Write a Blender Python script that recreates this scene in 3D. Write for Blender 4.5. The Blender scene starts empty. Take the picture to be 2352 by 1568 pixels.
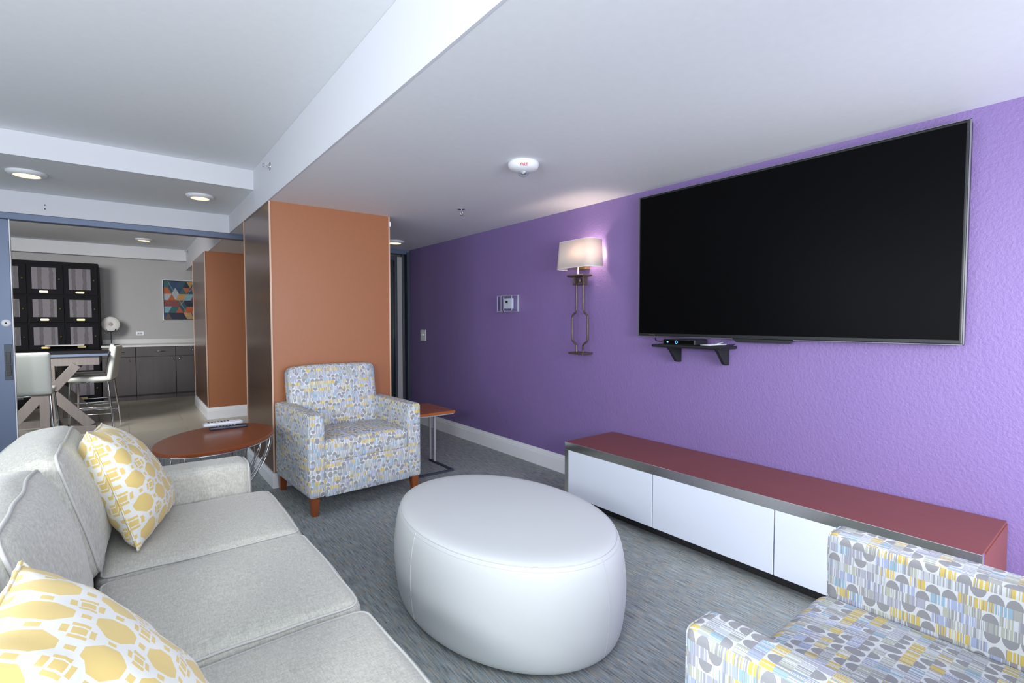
import bpy, bmesh, math, random
from mathutils import Vector, Matrix, noise
random.seed(7)
PI = math.pi
C = bpy.context.scene.collection
SC = bpy.context.scene

# ------------------------------------------------------------------ camera, world, lights, exposure
cam = bpy.data.cameras.new('camera'); co = bpy.data.objects.new('camera', cam); C.objects.link(co)
co.location = (0, 0, 1.40); co.rotation_euler = (math.radians(90-2.307), 0, math.radians(-37.805))
cam.sensor_width = 36; cam.lens = 1142/2352*36; cam.clip_start = 0.03
SC.camera = co
SC.view_settings.view_transform = 'Standard'; SC.view_settings.look = 'None'
SC.view_settings.gamma = 1; SC.view_settings.use_curve_mapping = False
SC.view_settings.exposure = 0.11
w = bpy.data.worlds.new('world'); SC.world = w; w.use_nodes = True
w.node_tree.nodes['Background'].inputs[0].default_value = (0.75, 0.85, 1.0, 1)
w.node_tree.nodes['Background'].inputs[1].default_value = 0.6

def area(name, loc, target, size, power, color, sy=None, spread=180):
    l = bpy.data.lights.new(name, 'AREA'); l.energy = power; l.color = color
    l.size = size; l.spread = math.radians(spread)
    if sy: l.shape = 'RECTANGLE'; l.size_y = sy
    o = bpy.data.objects.new(name, l); C.objects.link(o); o.location = loc
    o.rotation_euler = (Vector(target)-Vector(loc)).to_track_quat('-Z', 'Y').to_euler()
    return o
area('photo_flash_left', (-1.3, -0.15, 1.75), (1.8, 3.4, 1.15), 0.4, 48, (0.93, 0.96, 1.0))
area('right_wall_fill', (1.55, -1.0, 1.5), (3.1, 0.7, .75), 0.9, 26, (0.95, 0.96, 1.0), None, 115)  # added fill lamp, brightens the near end of the purple wall
area('window_daylight', (0.6, -2.5, 1.45), (0.6, 3.0, 1.5), 4.4, 160, (0.89, 0.95, 1.0), 1.9)
area('left_fill', (-3.1, 1.5, 1.5), (1, 1.7, 1.3), 4.5, 88, (0.88, 0.94, 1.0), 1.8)  # added fill lamp on the unseen left side, no real window behind it
area('next_room_fill', (-1.6, 6.75, 2.3), (-.85, 9.9, 0.7), .9, 60, (1, .98, .95), None, 125)  # added fill lamp for the table and lockers, no fixture of the room

# ------------------------------------------------------------------ node helper
class NT:
    def __init__(s, name):
        s.m = bpy.data.materials.new(name); s.m.use_nodes = True
        s.t = s.m.node_tree; s.b = s.t.nodes['Principled BSDF']; s.out = s.t.nodes['Material Output']
    def n(s, ty, **k):
        x = s.t.nodes.new(ty)
        for a, v in k.items(): setattr(x, a, v)
        return x
    def link(s, a, b): s.t.links.new(a, b)
    def put(s, inp, v):
        if hasattr(v, 'links') or hasattr(v, 'is_linked'): s.link(v, inp)
        else: inp.default_value = v
    def mt(s, op, a, b=None, c=None):
        x = s.n('ShaderNodeMath', operation=op); s.put(x.inputs[0], a)
        if b is not None: s.put(x.inputs[1], b)
        if c is not None: s.put(x.inputs[2], c)
        return x.outputs[0]
    def mix(s, f, a, b):
        x = s.n('ShaderNodeMix', data_type='RGBA'); s.put(x.inputs[0], f)
        s.put(x.inputs[6], a if not isinstance(a, tuple) else (*a, 1)[:4]); s.put(x.inputs[7], b if not isinstance(b, tuple) else (*b, 1)[:4])
        return x.outputs[2]
    def uv(s): return s.n('ShaderNodeUVMap').outputs[0]
    def obj(s): return s.n('ShaderNodeTexCoord').outputs['Object']
    def mapv(s, v, sc=(1, 1, 1), rot=(0, 0, 0), loc=(0, 0, 0)):
        x = s.n('ShaderNodeMapping'); s.link(v, x.inputs[0]); x.inputs[3].default_value = sc; x.inputs[2].default_value = rot; x.inputs[1].default_value = loc
        return x.outputs[0]
    def noise(s, v, scale, detail=3, rough=.5):
        x = s.n('ShaderNodeTexNoise'); s.link(v, x.inputs['Vector']); x.inputs['Scale'].default_value = scale
        x.inputs['Detail'].default_value = detail; x.inputs['Roughness'].default_value = rough
        return x.outputs[0]
    def wn(s, x_, y_=None, z_=0.0):
        c = s.n('ShaderNodeCombineXYZ'); s.put(c.inputs[0], x_)
        if y_ is not None: s.put(c.inputs[1], y_)
        s.put(c.inputs[2], z_)
        x = s.n('ShaderNodeTexWhiteNoise', noise_dimensions='3D'); s.link(c.outputs[0], x.inputs[0])
        return x.outputs[0]
    def ramp(s, f, stops, const=False):
        x = s.n('ShaderNodeValToRGB'); s.link(f, x.inputs[0]); e = x.color_ramp.elements
        if const: x.color_ramp.interpolation = 'CONSTANT'
        while len(e) < len(stops): e.new(.5)
        for i, (p, c) in enumerate(stops):
            e[i].position = p; e[i].color = (*c, 1)
        return x.outputs[0]
    def bump(s, h, st=.2, dist=.002):
        x = s.n('ShaderNodeBump'); x.inputs['Strength'].default_value = st; x.inputs['Distance'].default_value = dist
        s.link(h, x.inputs['Height']); s.link(x.outputs[0], s.b.inputs['Normal'])
    def col(s, c): s.put(s.b.inputs['Base Color'], c if not isinstance(c, tuple) else (*c, 1)[:4])
    def rough(s, r): s.put(s.b.inputs['Roughness'], r)

def srgb(r, g, b):
    f = lambda c: ((c/255+.055)/1.055)**2.4 if c > 10 else c/255/12.92
    return (f(r), f(g), f(b))

def simple(name, c, rough=.5, metal=0., nz=0., nscale=60, bump=0., **k):
    t = NT(name); t.rough(rough); t.b.inputs['Metallic'].default_value = metal
    v = t.obj()
    if nz:
        f = t.noise(v, nscale, 4)
        t.col(t.mix(f, tuple(x*(1-nz) for x in c), tuple(min(1, x*(1+nz)) for x in c)))
    else: t.col(c)
    if bump: t.bump(t.noise(v, nscale, 3), bump, .003)
    for a, b in k.items(): t.b.inputs[a].default_value = b
    return t.m

M = {}
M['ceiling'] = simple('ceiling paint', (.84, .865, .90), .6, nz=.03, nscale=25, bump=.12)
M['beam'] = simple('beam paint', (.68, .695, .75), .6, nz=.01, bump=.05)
M['base'] = simple('baseboard paint', (.88, .90, .95), .35)
M['greywall'] = simple('grey wallcovering', (.46, .455, .47), .8, nz=.06, nscale=90)
M['backwall'] = simple('pale back wall', (.62, .60, .52), .8, nz=.03)
M['chrome'] = simple('chrome', (.72, .73, .75), .12, 1.)
M['mirror'] = simple('mirror trim', (.80, .79, .72), .12, 1.)
M['bronze'] = simple('bronze metal', (.13, .095, .08), .45, .7, nz=.3, nscale=80, bump=.4)
M['tv_edge'] = simple('dark silver trim', (.22, .22, .25), .35, .5)
M['brass'] = simple('brass', (.62, .47, .2), .3, 1.)
M['white_plastic'] = simple('white plastic', (.85, .87, .92), .3)
M['grey_plastic'] = simple('grey plastic', (.35, .37, .42), .4)
M['black_plastic'] = simple('black plastic', (.012, .013, .016), .35)
M['black_satin'] = simple('black painted wood', (.016, .017, .02), .6, nz=.2, **{'Specular IOR Level': .25})
M['navy_plastic'] = simple('navy plastic', (.035, .04, .07), .3)
M['silver_plastic'] = simple('silver plastic', (.55, .57, .62), .3, .3)
M['white_gloss'] = simple('white lacquer', (.74, .79, .90), .14)
M['dark_kick'] = simple('dark plinth', (.03, .03, .032), .6)
M['slate_metal'] = simple('slate blue metal', (.14, .18, .28), .4, .25, nz=.08, nscale=200)
M['slate_dark'] = simple('dark slate metal', (.05, .065, .095), .4, .2, nz=.08, nscale=200)
M['stool_leather'] = simple('cream leather', (.78, .80, .76), .4, nz=.02, bump=.1)
M['greywood'] = None
M['ott'] = simple('white leather', (.66, .69, .705), .48, nz=.015, nscale=400, bump=.06, **{'Specular IOR Level': .35})
M['stitch'] = simple('seam thread', (.62, .63, .66), .6)
M['glass'] = None
M['ring_white'] = simple('white enamel', (.8, .82, .86), .3)

def emis(name, c, st):
    t = NT(name); t.col(c); t.b.inputs['Emission Color'].default_value = (*c, 1); t.b.inputs['Emission Strength'].default_value = st
    return t.m
M['lamp'] = emis('lit diffuser', (1.0, .64, .22), 3.6)
M['led_blue'] = emis('blue led', (.15, .5, 1.0), 2.0)

def glassmat(name, c, rough=.02, ior=1.45, thin=True):
    t = NT(name); t.col(c); t.rough(rough); t.b.inputs['Transmission Weight'].default_value = 1; t.b.inputs['IOR'].default_value = ior
    if thin:
        tp = t.n('ShaderNodeBsdfTransparent'); tp.inputs[0].default_value = (*c, 1); gl = t.n('ShaderNodeBsdfGlossy'); gl.inputs[1].default_value = rough
        fr = t.n('ShaderNodeLayerWeight'); fr.inputs[0].default_value = .5
        mx = t.n('ShaderNodeMixShader'); t.link(t.mt('ADD', t.mt('MULTIPLY', t.mt('POWER', fr.outputs[1], 3.0), .6), .05), mx.inputs[0]); t.link(tp.outputs[0], mx.inputs[1]); t.link(gl.outputs[0], mx.inputs[2])
        t.link(mx.outputs[0], t.out.inputs[0])
    return t.m
M['glass'] = glassmat('clear plastic', (.95, .97, 1.0), .03, 1.2)
M['tint'] = glassmat('green tinted glass', (.5, .62, .58), .05, 1.3)

def wallmat():
    t = NT('purple wall'); v = t.obj()
    n1 = t.noise(v, 3, 2)
    t.col(t.mix(n1, srgb(124, 103, 158), srgb(128, 107, 162)))
    t.rough(.42); t.bump(t.noise(v, 70, 4, .6), .5, .006)
    return t.m
M['purple'] = wallmat()
def orangemat():
    t = NT('copper wallcovering'); v = t.obj()
    t.col(t.mix(t.noise(v, 150, 3), srgb(158, 100, 66), srgb(167, 108, 73)))
    t.rough(.4); t.bump(t.noise(v, 220, 2), .2, .001); return t.m
M['orange'] = orangemat()
def brownmat():
    t = NT('bronze side panel'); v = t.obj()
    t.col(t.mix(t.noise(t.mapv(v, (1, 1, .05)), 90, 3), srgb(92, 62, 42), srgb(110, 78, 56)))
    t.rough(.24); t.b.inputs['Metallic'].default_value = .35; return t.m
M['brown'] = brownmat()
M['edge_trim'] = simple('pale corner bead', srgb(214, 178, 156), .4)

def carpetmat():
    t = NT('streaked carpet'); v = t.obj()
    tile = t.n('ShaderNodeTexChecker'); t.link(t.mapv(v, (1/.6, 1/.6, 1)), tile.inputs[0]); tile.inputs['Scale'].default_value = 1
    s1 = t.noise(t.mapv(v, (150, 9, 1)), 1.0, 4, .65)
    s2 = t.noise(t.mapv(v, (60, 14, 1), loc=(3, 9, 0)), 1.0, 3, .6)
    s3 = t.noise(v, 2.2, 3)
    s4 = t.noise(t.mapv(v, (300, 40, 1)), 1.0, 2, .7)
    base = t.ramp(s1, [(.30, (.04, .048, .05)), (.43, (.20, .225, .23)), (.55, (.34, .375, .38)), (.70, (.54, .57, .57))])
    warm = t.mix(t.mt('MULTIPLY', t.mt('GREATER_THAN', s2, .565), .5), base, (.42, .35, .26))
    cool = t.mix(t.mt('MULTIPLY', t.mt('LESS_THAN', s2, .43), .45), warm, (.25, .34, .41))
    fin = t.mix(t.mt('MULTIPLY', s4, .25), cool, (.37, .40, .42))
    fin = t.mix(t.mt('MULTIPLY', s3, .2), fin, (.28, .32, .34))
    t.col(fin); t.rough(.95); t.bump(s1, .5, .004); return t.m
M['carpet'] = carpetmat()
def tilemat():
    t = NT('beige floor tile'); v = t.obj()
    b = t.n('ShaderNodeTexBrick'); t.link(t.mapv(v, (1, 1, 1), (0, 0, 0)), b.inputs[0]); b.inputs['Scale'].default_value = 1
    b.inputs['Brick Width'].default_value = 1.2; b.inputs['Row Height'].default_value = .6; b.inputs['Mortar Size'].default_value = .004
    b.inputs['Color1'].default_value = (.46, .43, .36, 1); b.inputs['Color2'].default_value = (.50, .465, .39, 1); b.inputs['Mortar'].default_value = (.27, .245, .21, 1)
    t.col(t.mix(t.mt('MULTIPLY', t.noise(v, 12, 4), .3), b.outputs[0], (.36, .34, .27))); t.rough(.3); return t.m
M['tile'] = tilemat()

def woodmat(name, c1, c2, rough=.25, axis='y', scale=1., spec=.5):
    t = NT(name); v = t.obj()
    sc = {'x': (2, 40, 40), 'y': (40, 2, 40), 'z': (40, 40, 2)}[axis]
    g = t.noise(t.mapv(v, tuple(a*scale for a in sc)), 1.0, 5, .6)
    g2 = t.noise(v, 260, 2)
    t.col(t.mix(t.mt('MULTIPLY', g2, .3), t.mix(g, c1, c2), c1)); t.rough(rough); t.b.inputs['Specular IOR Level'].default_value = spec
    t.bump(g, .04, .001); return t.m
M['cherry'] = woodmat('cherry wood', srgb(120, 58, 26), srgb(150, 80, 40), .28)
M['cherry_end'] = woodmat('light cherry wood', srgb(152, 84, 46), srgb(180, 108, 62), .2, 'x')
M['stand_wood'] = woodmat('mahogany veneer', srgb(112, 58, 46), srgb(130, 70, 56), .42)
M['leg_wood'] = woodmat('reddish brown leg wood', srgb(126, 64, 30), srgb(158, 88, 48), .3, 'z')
M['greywood'] = woodmat('grey weathered wood', (.16, .14, .135), (.27, .24, .235), .6, 'z')
M['cabwood'] = woodmat('dark grey laminate', (.06, .052, .058), (.10, .09, .096), .5, 'z', .6)
M['counter'] = simple('pale stone counter', (.62, .62, .62), .25, nz=.06)
M['locker_wood'] = simple('near black locker wood', (.007, .007, .010), .7, nz=.3, **{'Specular IOR Level': .15})

def sofamat():
    t = NT('light grey chenille'); v = t.obj()
    a = t.noise(t.mapv(v, (1, 5, 1)), 55, 4, .65); b = t.noise(t.mapv(v, (5, 1, 1)), 55, 4, .65); c = t.noise(v, 9, 4)
    f = t.mt('ADD', t.mt('MULTIPLY', a, .5), t.mt('MULTIPLY', b, .5))
    base = t.ramp(f, [(.33, (.34, .335, .29)), (.5, (.52, .512, .455)), (.68, (.70, .695, .64))])
    t.col(t.mix(t.mt('MULTIPLY', c, .4), base, (.55, .545, .50))); t.rough(.9)
    t.b.inputs['Sheen Weight'].default_value = .35; t.b.inputs['Sheen Roughness'].default_value = .4
    h = t.mt('ADD', f, t.mt('MULTIPLY', t.noise(v, 7, 2), 2.0))
    t.bump(h, .35, .006); return t.m
M['sofa'] = sofamat()
M['sofa_pipe'] = simple('sofa piping', (.56, .56, .535), .9, nz=.05)

def chairmat():
    t = NT('patterned fabric'); uvn = t.uv(); sp = t.n('ShaderNodeSeparateXYZ'); t.link(uvn, sp.inputs[0])
    u, v = sp.outputs[0], sp.outputs[1]
    H, W = .0265, .0345
    vr = t.mt('DIVIDE', v, H); row = t.mt('FLOOR', vr); fy = t.mt('FRACT', vr)
    off = t.mt('MULTIPLY', t.wn(row, 3.1), .0)
    ur = t.mt('ADD', t.mt('DIVIDE', u, W), t.mt('MULTIPLY', t.wn(row, 3.1), 1.0)); colm = t.mt('FLOOR', ur); fx = t.mt('FRACT', ur)
    r1 = t.wn(colm, row, 1.5); r2 = t.wn(colm, row, 7.3); rr = t.wn(row, 11.7)
    hue = t.mt('ADD', t.mt('MULTIPLY', r1, .62), t.mt('MULTIPLY', rr, .38))
    # stripe colour of the cell
    st = t.ramp(r1, [(0, (.34, .50, .62)), (.18, (.42, .48, .68)), (.36, (.44, .45, .43)), (.50, (.50, .52, .44)), (.64, (.45, .46, .55)), (.78, (.55, .58, .62)), (.95, (.34, .33, .36))], True)
    sidx = t.mt('FLOOR', t.mt('MULTIPLY', u, 560)); sr = t.wn(sidx, row, 2.2)
    dark = t.mix(t.mt('GREATER_THAN', sr, .80), (.70, .73, .77), (.36, .36, .40))
    band = t.mt('MODULO', t.mt('ADD', row, 600.0), 6.0)
    yb = t.mt('MAXIMUM', t.mt('COMPARE', band, 1.0, .1), t.mt('COMPARE', band, 3.0, .1))
    isy = t.mt('MULTIPLY', yb, t.mt('GREATER_THAN', t.wn(colm, row, 4.4), .28))
    st = t.mix(isy, st, (.68, .53, .15))
    stripes = t.mix(t.mt('LESS_THAN', sr, .55), dark, st)
    # semicircles
    up = t.mt('GREATER_THAN', r2, .5)
    fyy = t.mt('ABSOLUTE', t.mt('SUBTRACT', fy, t.mt('SUBTRACT', 1.0, up)))
    dx = t.mt('MULTIPLY', t.mt('SUBTRACT', fx, .5), W); dy = t.mt('MULTIPLY', fyy, H)
    d = t.mt('SQRT', t.mt('ADD', t.mt('MULTIPLY', dx, dx), t.mt('MULTIPLY', t.mt('MULTIPLY', dy, dy), .47)))
    inside = t.mt('LESS_THAN', d, .0160)
    semi = t.mix(inside, (.72, .74, .76), (.33, .33, .35))
    par = t.mt('FRACT', t.mt('MULTIPLY', t.mt('ADD', row, colm), .5))
    issemi = t.mt('GREATER_THAN', t.wn(colm, row, 9.9), .70)
    c = t.mix(issemi, stripes, semi)
    t.col(c); t.rough(.85); t.bump(t.noise(uvn, 900, 2), .15, .001); return t.m
M['chair'] = chairmat()

def pillowmat():
    t = NT('yellow lattice fabric'); uvn = t.uv(); sp = t.n('ShaderNodeSeparateXYZ'); t.link(uvn, sp.inputs[0])
    p = .098
    ax = t.mt('ABSOLUTE', t.mt('SUBTRACT', t.mt('FRACT', t.mt('DIVIDE', sp.outputs[0], p)), .5))
    ay = t.mt('ABSOLUTE', t.mt('SUBTRACT', t.mt('FRACT', t.mt('DIVIDE', sp.outputs[1], p)), .5))
    mx = lambda a, b: t.mt('MAXIMUM', a, b); mn = lambda a, b: t.mt('MINIMUM', a, b)
    lt = lambda a, b: t.mt('LESS_THAN', a, b); gt = lambda a, b: t.mt('GREATER_THAN', a, b); an = lambda a, b: t.mt('MULTIPLY', a, b)
    octa = lt(mx(mx(ax, ay), t.mt('MULTIPLY', t.mt('ADD', ax, ay), .74)), .345)
    cx = t.mt('SUBTRACT', .5, ax); cy = t.mt('SUBTRACT', .5, ay)
    cm = mx(cx, cy); cn = mn(cx, cy)
    sq = lt(cm, .10)
    bar = an(an(gt(cm, .145), lt(cm, .235)), lt(cn, .125))
    e1 = lt(mx(cx, ay), .07); e2 = lt(mx(ax, cy), .07)
    y = mx(mx(octa, sq), mx(bar, mx(e1, e2)))
    t.col(t.mix(y, (.78, .78, .74), (.74, .56, .20))); t.rough(.85)
    t.b.inputs['Sheen Weight'].default_value = .2
    t.bump(t.noise(uvn, 700, 2), .12, .001); return t.m
M['pillow'] = pillowmat()

def tvscreen():
    t = NT('dark glass screen'); t.col((.002, .002, .0025)); t.rough(.3); t.b.inputs['Specular IOR Level'].default_value = .06; return t.m
M['screen'] = tvscreen()
def shademat():
    t = NT('ivory lamp shade'); t.col((.80, .74, .70)); t.rough(.8)
    tr = t.n('ShaderNodeBsdfTranslucent'); tr.inputs[0].default_value = (.85, .75, .68, 1)
    mx = t.n('ShaderNodeMixShader'); mx.inputs[0].default_value = .3
    t.link(t.b.outputs[0], mx.inputs[1]); t.link(tr.outputs[0], mx.inputs[2]); t.link(mx.outputs[0], t.out.inputs[0])
    return t.m
M['shade'] = shademat()
M['shade_in'] = simple('gold shade lining', (.75, .6, .25), .4)
def curtainmat():
    t = NT('woven mesh panel'); uvn = t.uv(); sp = t.n('ShaderNodeSeparateXYZ'); t.link(uvn, sp.inputs[0])
    a = t.mt('SINE', t.mt('MULTIPLY', t.mt('ADD', sp.outputs[0], sp.outputs[1]), 420)); b = t.mt('SINE', t.mt('MULTIPLY', t.mt('SUBTRACT', sp.outputs[0], sp.outputs[1]), 420))
    f = t.mt('GREATER_THAN', t.mt('MAXIMUM', a, b), .72)
    g = t.mt('SINE', t.mt('MULTIPLY', t.mt('ADD', sp.outputs[0], t.mt('MULTIPLY', t.noise(uvn, 14, 2), .03)), 46))
    g2 = t.mt('GREATER_THAN', g, .45)
    c = t.mix(t.mt('MULTIPLY', g2, .65), (.24, .22, .26), (.04, .03, .04))
    t.col(t.mix(f, c, (.05, .045, .055))); t.rough(.6); return t.m
M['curtain'] = curtainmat()
for i, c in enumerate([srgb(35, 80, 98), srgb(40, 62, 105), srgb(125, 165, 178), srgb(175, 88, 50), srgb(180, 140, 85), srgb(130, 66, 66), srgb(165, 170, 178), srgb(28, 38, 62), srgb(98, 76, 66), srgb(40, 95, 100)]):
    M['art%d' % i] = simple('painted canvas tone %d' % i, c, .6, nz=.25, nscale=30)
M['red_text'] = simple('red print', (.6, .02, .02), .5)
M['knob_dark'] = simple('dark recess', (.02, .02, .02), .6)

# ------------------------------------------------------------------ mesh helpers
class MB:
    def __init__(s): s.v = []; s.f = []; s.mi = []; s.sm = []
    def add(s, vs, fs, mi=0, smooth=False, mat=None):
        o = len(s.v)
        s.v += [tuple((mat @ Vector(p)) if mat else p) for p in vs]
        s.f += [tuple(i+o for i in f) for f in fs]; s.mi += [mi]*len(fs); s.sm += [smooth]*len(fs)
        return s
    def box(s, x0, x1, y0, y1, z0, z1, mi=0, mat=None):
        vs = [(x, y, z) for z in (z0, z1) for y in (y0, y1) for x in (x0, x1)]
        return s.add(vs, [(0, 2, 3, 1), (4, 5, 7, 6), (0, 1, 5, 4), (2, 6, 7, 3), (0, 4, 6, 2), (1, 3, 7, 5)], mi, False, mat)
    def tube(s, pts, r, n=10, closed=False, mi=0, cap=True, flat=None):
        P = [Vector(p) for p in pts]; N = len(P); vs = []; fs = []
        up = None
        for i in range(N):
            a = P[i-1] if (i > 0 or closed) else P[i]; b = P[(i+1) % N] if (i < N-1 or closed) else P[i]
            t = (b-a).normalized()
            if up is None:
                up = Vector((0, 0, 1)) if abs(t.z) < .9 else Vector((1, 0, 0))
            e1 = (up - t*up.dot(t)).normalized(); up = e1; e2 = t.cross(e1)
            rr = r[i] if isinstance(r, (list, tuple)) else r
            for k in range(n):
                an = 2*PI*k/n
                vs.append(P[i] + e1*math.cos(an)*rr*(flat or 1) + e2*math.sin(an)*rr)
        for i in range(N if closed else N-1):
            j = (i+1) % N
            for k in range(n):
                fs.append((i*n+k, i*n+(k+1) % n, j*n+(k+1) % n, j*n+k))
        s.add(vs, fs, mi, True)
        if cap and not closed:
            s.add([vs[k] for k in range(n)], [tuple(range(n))[::-1]], mi); s.add([vs[(N-1)*n+k] for k in range(n)], [tuple(range(n))], mi)
        return s
    def lathe(s, prof, n=40, sx=1., sy=1., mi=0, c=(0, 0, 0), smooth=True, expo=2.0):
        vs = []; fs = []
        for r, z in prof:
            for k in range(n):
                a = 2*PI*k/n
                vs.append((c[0]+r*sx*math.cos(a), c[1]+r*sy*math.sin(a), c[2]+z))
        m = len(prof)
        for i in range(m-1):
            for k in range(n):
                fs.append((i*n+k, i*n+(k+1) % n, (i+1)*n+(k+1) % n, (i+1)*n+k))
        if prof[0][0] > 0: fs.append(tuple(range(n))[::-1])
        if prof[-1][0] > 0: fs.append(tuple((m-1)*n+k for k in range(n)))
        return s.add(vs, fs, mi, smooth)
    def prism(s, pts, axis, a, b, mi=0):
        # pts 2D outline (ccw) extruded along axis between a and b
        def mk(p, h):
            return {'x': (h, p[0], p[1]), 'y': (p[0], h, p[1]), 'z': (p[0], p[1], h)}[axis]
        n = len(pts); vs = [mk(p, a) for p in pts]+[mk(p, b) for p in pts]
        fs = [(i, (i+1) % n, n+(i+1) % n, n+i) for i in range(n)]+[tuple(range(n))[::-1], tuple(range(n, 2*n))]
        return s.add(vs, fs, mi)
    def build(s, name, mats, parent=None, bevel=0, seg=2, loc=(0, 0, 0), rot=(0, 0, 0), uvscale=1, fixn=True, tag_=None, uvoff=(0, 0)):
        me = bpy.data.meshes.new(name); me.from_pydata([tuple(p) for p in s.v], [], s.f)
        if not isinstance(mats, (list, tuple)): mats = [mats]
        for m in mats: me.materials.append(M[m] if isinstance(m, str) else m)
        me.polygons.foreach_set('material_index', s.mi); me.polygons.foreach_set('use_smooth', s.sm)
        if fixn:
            bm = bmesh.new(); bm.from_mesh(me)
            bmesh.ops.recalc_face_normals(bm, faces=bm.faces); bm.to_mesh(me); bm.free()
        boxuv(me, uvoff)
        o = bpy.data.objects.new(name, me); C.objects.link(o); o.location = loc; o.rotation_euler = rot
        if parent: o.parent = parent
        if bevel:
            b = o.modifiers.new('bevel', 'BEVEL'); b.width = bevel; b.segments = seg; b.limit_method = 'ANGLE'; b.angle_limit = math.radians(40)
            b.harden_normals = False
        return o

def boxuv(me, off=(0, 0)):
    uv = me.uv_layers.new(name='UVMap'); vs = me.vertices
    for p in me.polygons:
        n = p.normal; a = (abs(n.x), abs(n.y), abs(n.z)); k = a.index(max(a))
        for li in p.loop_indices:
            q = vs[me.loops[li].vertex_index].co
            u = (q.y, q.z) if k == 0 else (q.x, q.z) if k == 1 else (q.x, q.y)
            uv.data[li].uv = (u[0]+off[0], u[1]+off[1])

def empty(name, label, cat, loc=(0, 0, 0), rz=0, group=None):
    o = bpy.data.objects.new(name, None); C.objects.link(o); o.location = loc; o.rotation_euler = (0, 0, rz); o.empty_display_size = .05
    return tag(o, label, cat, group)
def tag(o, label, cat, group=None):
    o['label'] = label; o['category'] = cat
    if group: o['group'] = group
    return o
def struct(o, label=None):
    o['kind'] = 'structure'
    if label: o['label'] = label
    return o
def sbox(name, mat, b, bevel=0, label=None, parent=None):
    o = MB().box(*b).build(name, mat, parent, bevel)
    if parent is None: struct(o, label)
    return o
def copy_tree(o, parent=None):
    c = o.copy(); C.objects.link(c); c.parent = parent
    for ch in list(o.children): copy_tree(ch, c)
    return c

def soft_pt(p, h, r, crown):
    # p on the unit cube [-1,1]^3 surface -> rounded, crowned box with half sizes h
    q = Vector((p[0]*h[0], p[1]*h[1], p[2]*h[2]))
    inner = Vector([max(-(h[i]-r), min(h[i]-r, q[i])) for i in range(3)])
    d = q-inner
    if d.length > 1e-9: q = inner + d.normalized()*min(r, d.length*1.0 if d.length < r else r) if False else inner+d.normalized()*r
    for i in range(3):
        if crown[i]:
            j, k = (i+1) % 3, (i+2) % 3
            wgt = max(0, 1-(q[j]/h[j])**2)*max(0, 1-(q[k]/h[k])**2)
            q[i] += crown[i]*wgt*(q[i]/h[i])
    return q
def soft_box(mb, h, r, crown=(0, 0, 0), n=14, c=(0, 0, 0), mat=None, wob=0, seed=0, mi=0):
    # cube grid, denser by the rounded edges
    ts = []
    for i in range(n+1): ts.append(-1+2*i/n)
    def remap(t, hh):   # pile points into the radius zone
        e = min(.9, r/hh); a = abs(t)
        b = a/.55*(1-e) if a < .55 else (1-e)+(a-.55)/.45*e
        return math.copysign(b, t)
    idx = {}; vs = []; fs = []
    def vid(p):
        key = tuple(round(x, 5) for x in p)
        if key not in idx:
            q = soft_pt(tuple(remap(p[i], h[i]) for i in range(3)), h, r, crown)
            if wob:
                nn = noise.noise_vector(Vector((q.x*6+seed, q.y*6, q.z*6)))
                q += nn*wob
            q += Vector(c)
            idx[key] = len(vs); vs.append(q)
        return idx[key]
    for ax in range(3):
        for sg in (-1, 1):
            for i in range(n):
                for j in range(n):
                    quad = []
                    for (a, b) in ((i, j), (i+1, j), (i+1, j+1), (i, j+1)):
                        p = [0, 0, 0]; p[ax] = sg; p[(ax+1) % 3] = ts[a]; p[(ax+2) % 3] = ts[b]; quad.append(vid(p))
                    if len(set(quad)) == 4: fs.append(tuple(quad if sg > 0 else quad[::-1]))
    return mb.add(vs, fs, mi, True, mat)
def rim_pts(h, r, crown, axis, sg, c=(0, 0, 0), lift=.0, n=12, wob=0, seed=0, rc=None):
    # loop round the edge between face `axis` and its sides, on the 45 degree line of the rounding
    j, k = (axis+1) % 3, (axis+2) % 3; pts = []
    rc = rc or r
    def P(u, v):
        # direction outward in plane
        q = [0, 0, 0]
        q[axis] = sg*(h[axis]-r+r*.7071+lift)
        hj, hk = h[j]-r*.2929+lift, h[k]-r*.2929+lift
        q[j] = u*hj; q[k] = v*hk
        return q
    hj, hk = h[j], h[k]
    corners = [(1, 1), (-1, 1), (-1, -1), (1, -1)]
    for ci, (su, sv) in enumerate(corners):
        a0 = {(1, 1): 0, (-1, 1): 90, (-1, -1): 180, (1, -1): 270}[(su, sv)]
        for t in range(5):
            a = math.radians(a0+t*22.5)
            q = [0, 0, 0]; q[axis] = sg*(h[axis]-r+r*.7071+lift)
            q[j] = su*(hj-r)+math.cos(a)*(r*.7071+lift); q[k] = sv*(hk-r)+math.sin(a)*(r*.7071+lift)
            pts.append(Vector(q))
    # subdivide straight runs
    out = []
    for i in range(len(pts)):
        a, b = pts[i], pts[(i+1) % len(pts)]; L = (b-a).length; m = max(1, int(L/.04))
        for t in range(m): out.append(a.lerp(b, t/m))
    res = []
    for q in out:
        for i in range(3):
            if crown[i]:
                jj, kk = (i+1) % 3, (i+2) % 3
                q[i] += crown[i]*max(0, 1-(q[jj]/h[jj])**2)*max(0, 1-(q[kk]/h[kk])**2)*(q[i]/h[i])
        if wob: q = q+noise.noise_vector(Vector((q.x*6+seed, q.y*6, q.z*6)))*wob
        res.append(q+Vector(c))
    return res

# ------------------------------------------------------------------ measured planes
WX = 3.165          # purple wall
DY = 6.43           # sliding door wall
CX0, CX1, CY0, CY1 = .955, 2.0, 4.49, 5.60
ZL, ZM, ZH = 2.395, 2.595, 2.77
BY = 11.62          # far wall
XL = -3.2; YB = -2.6

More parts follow.
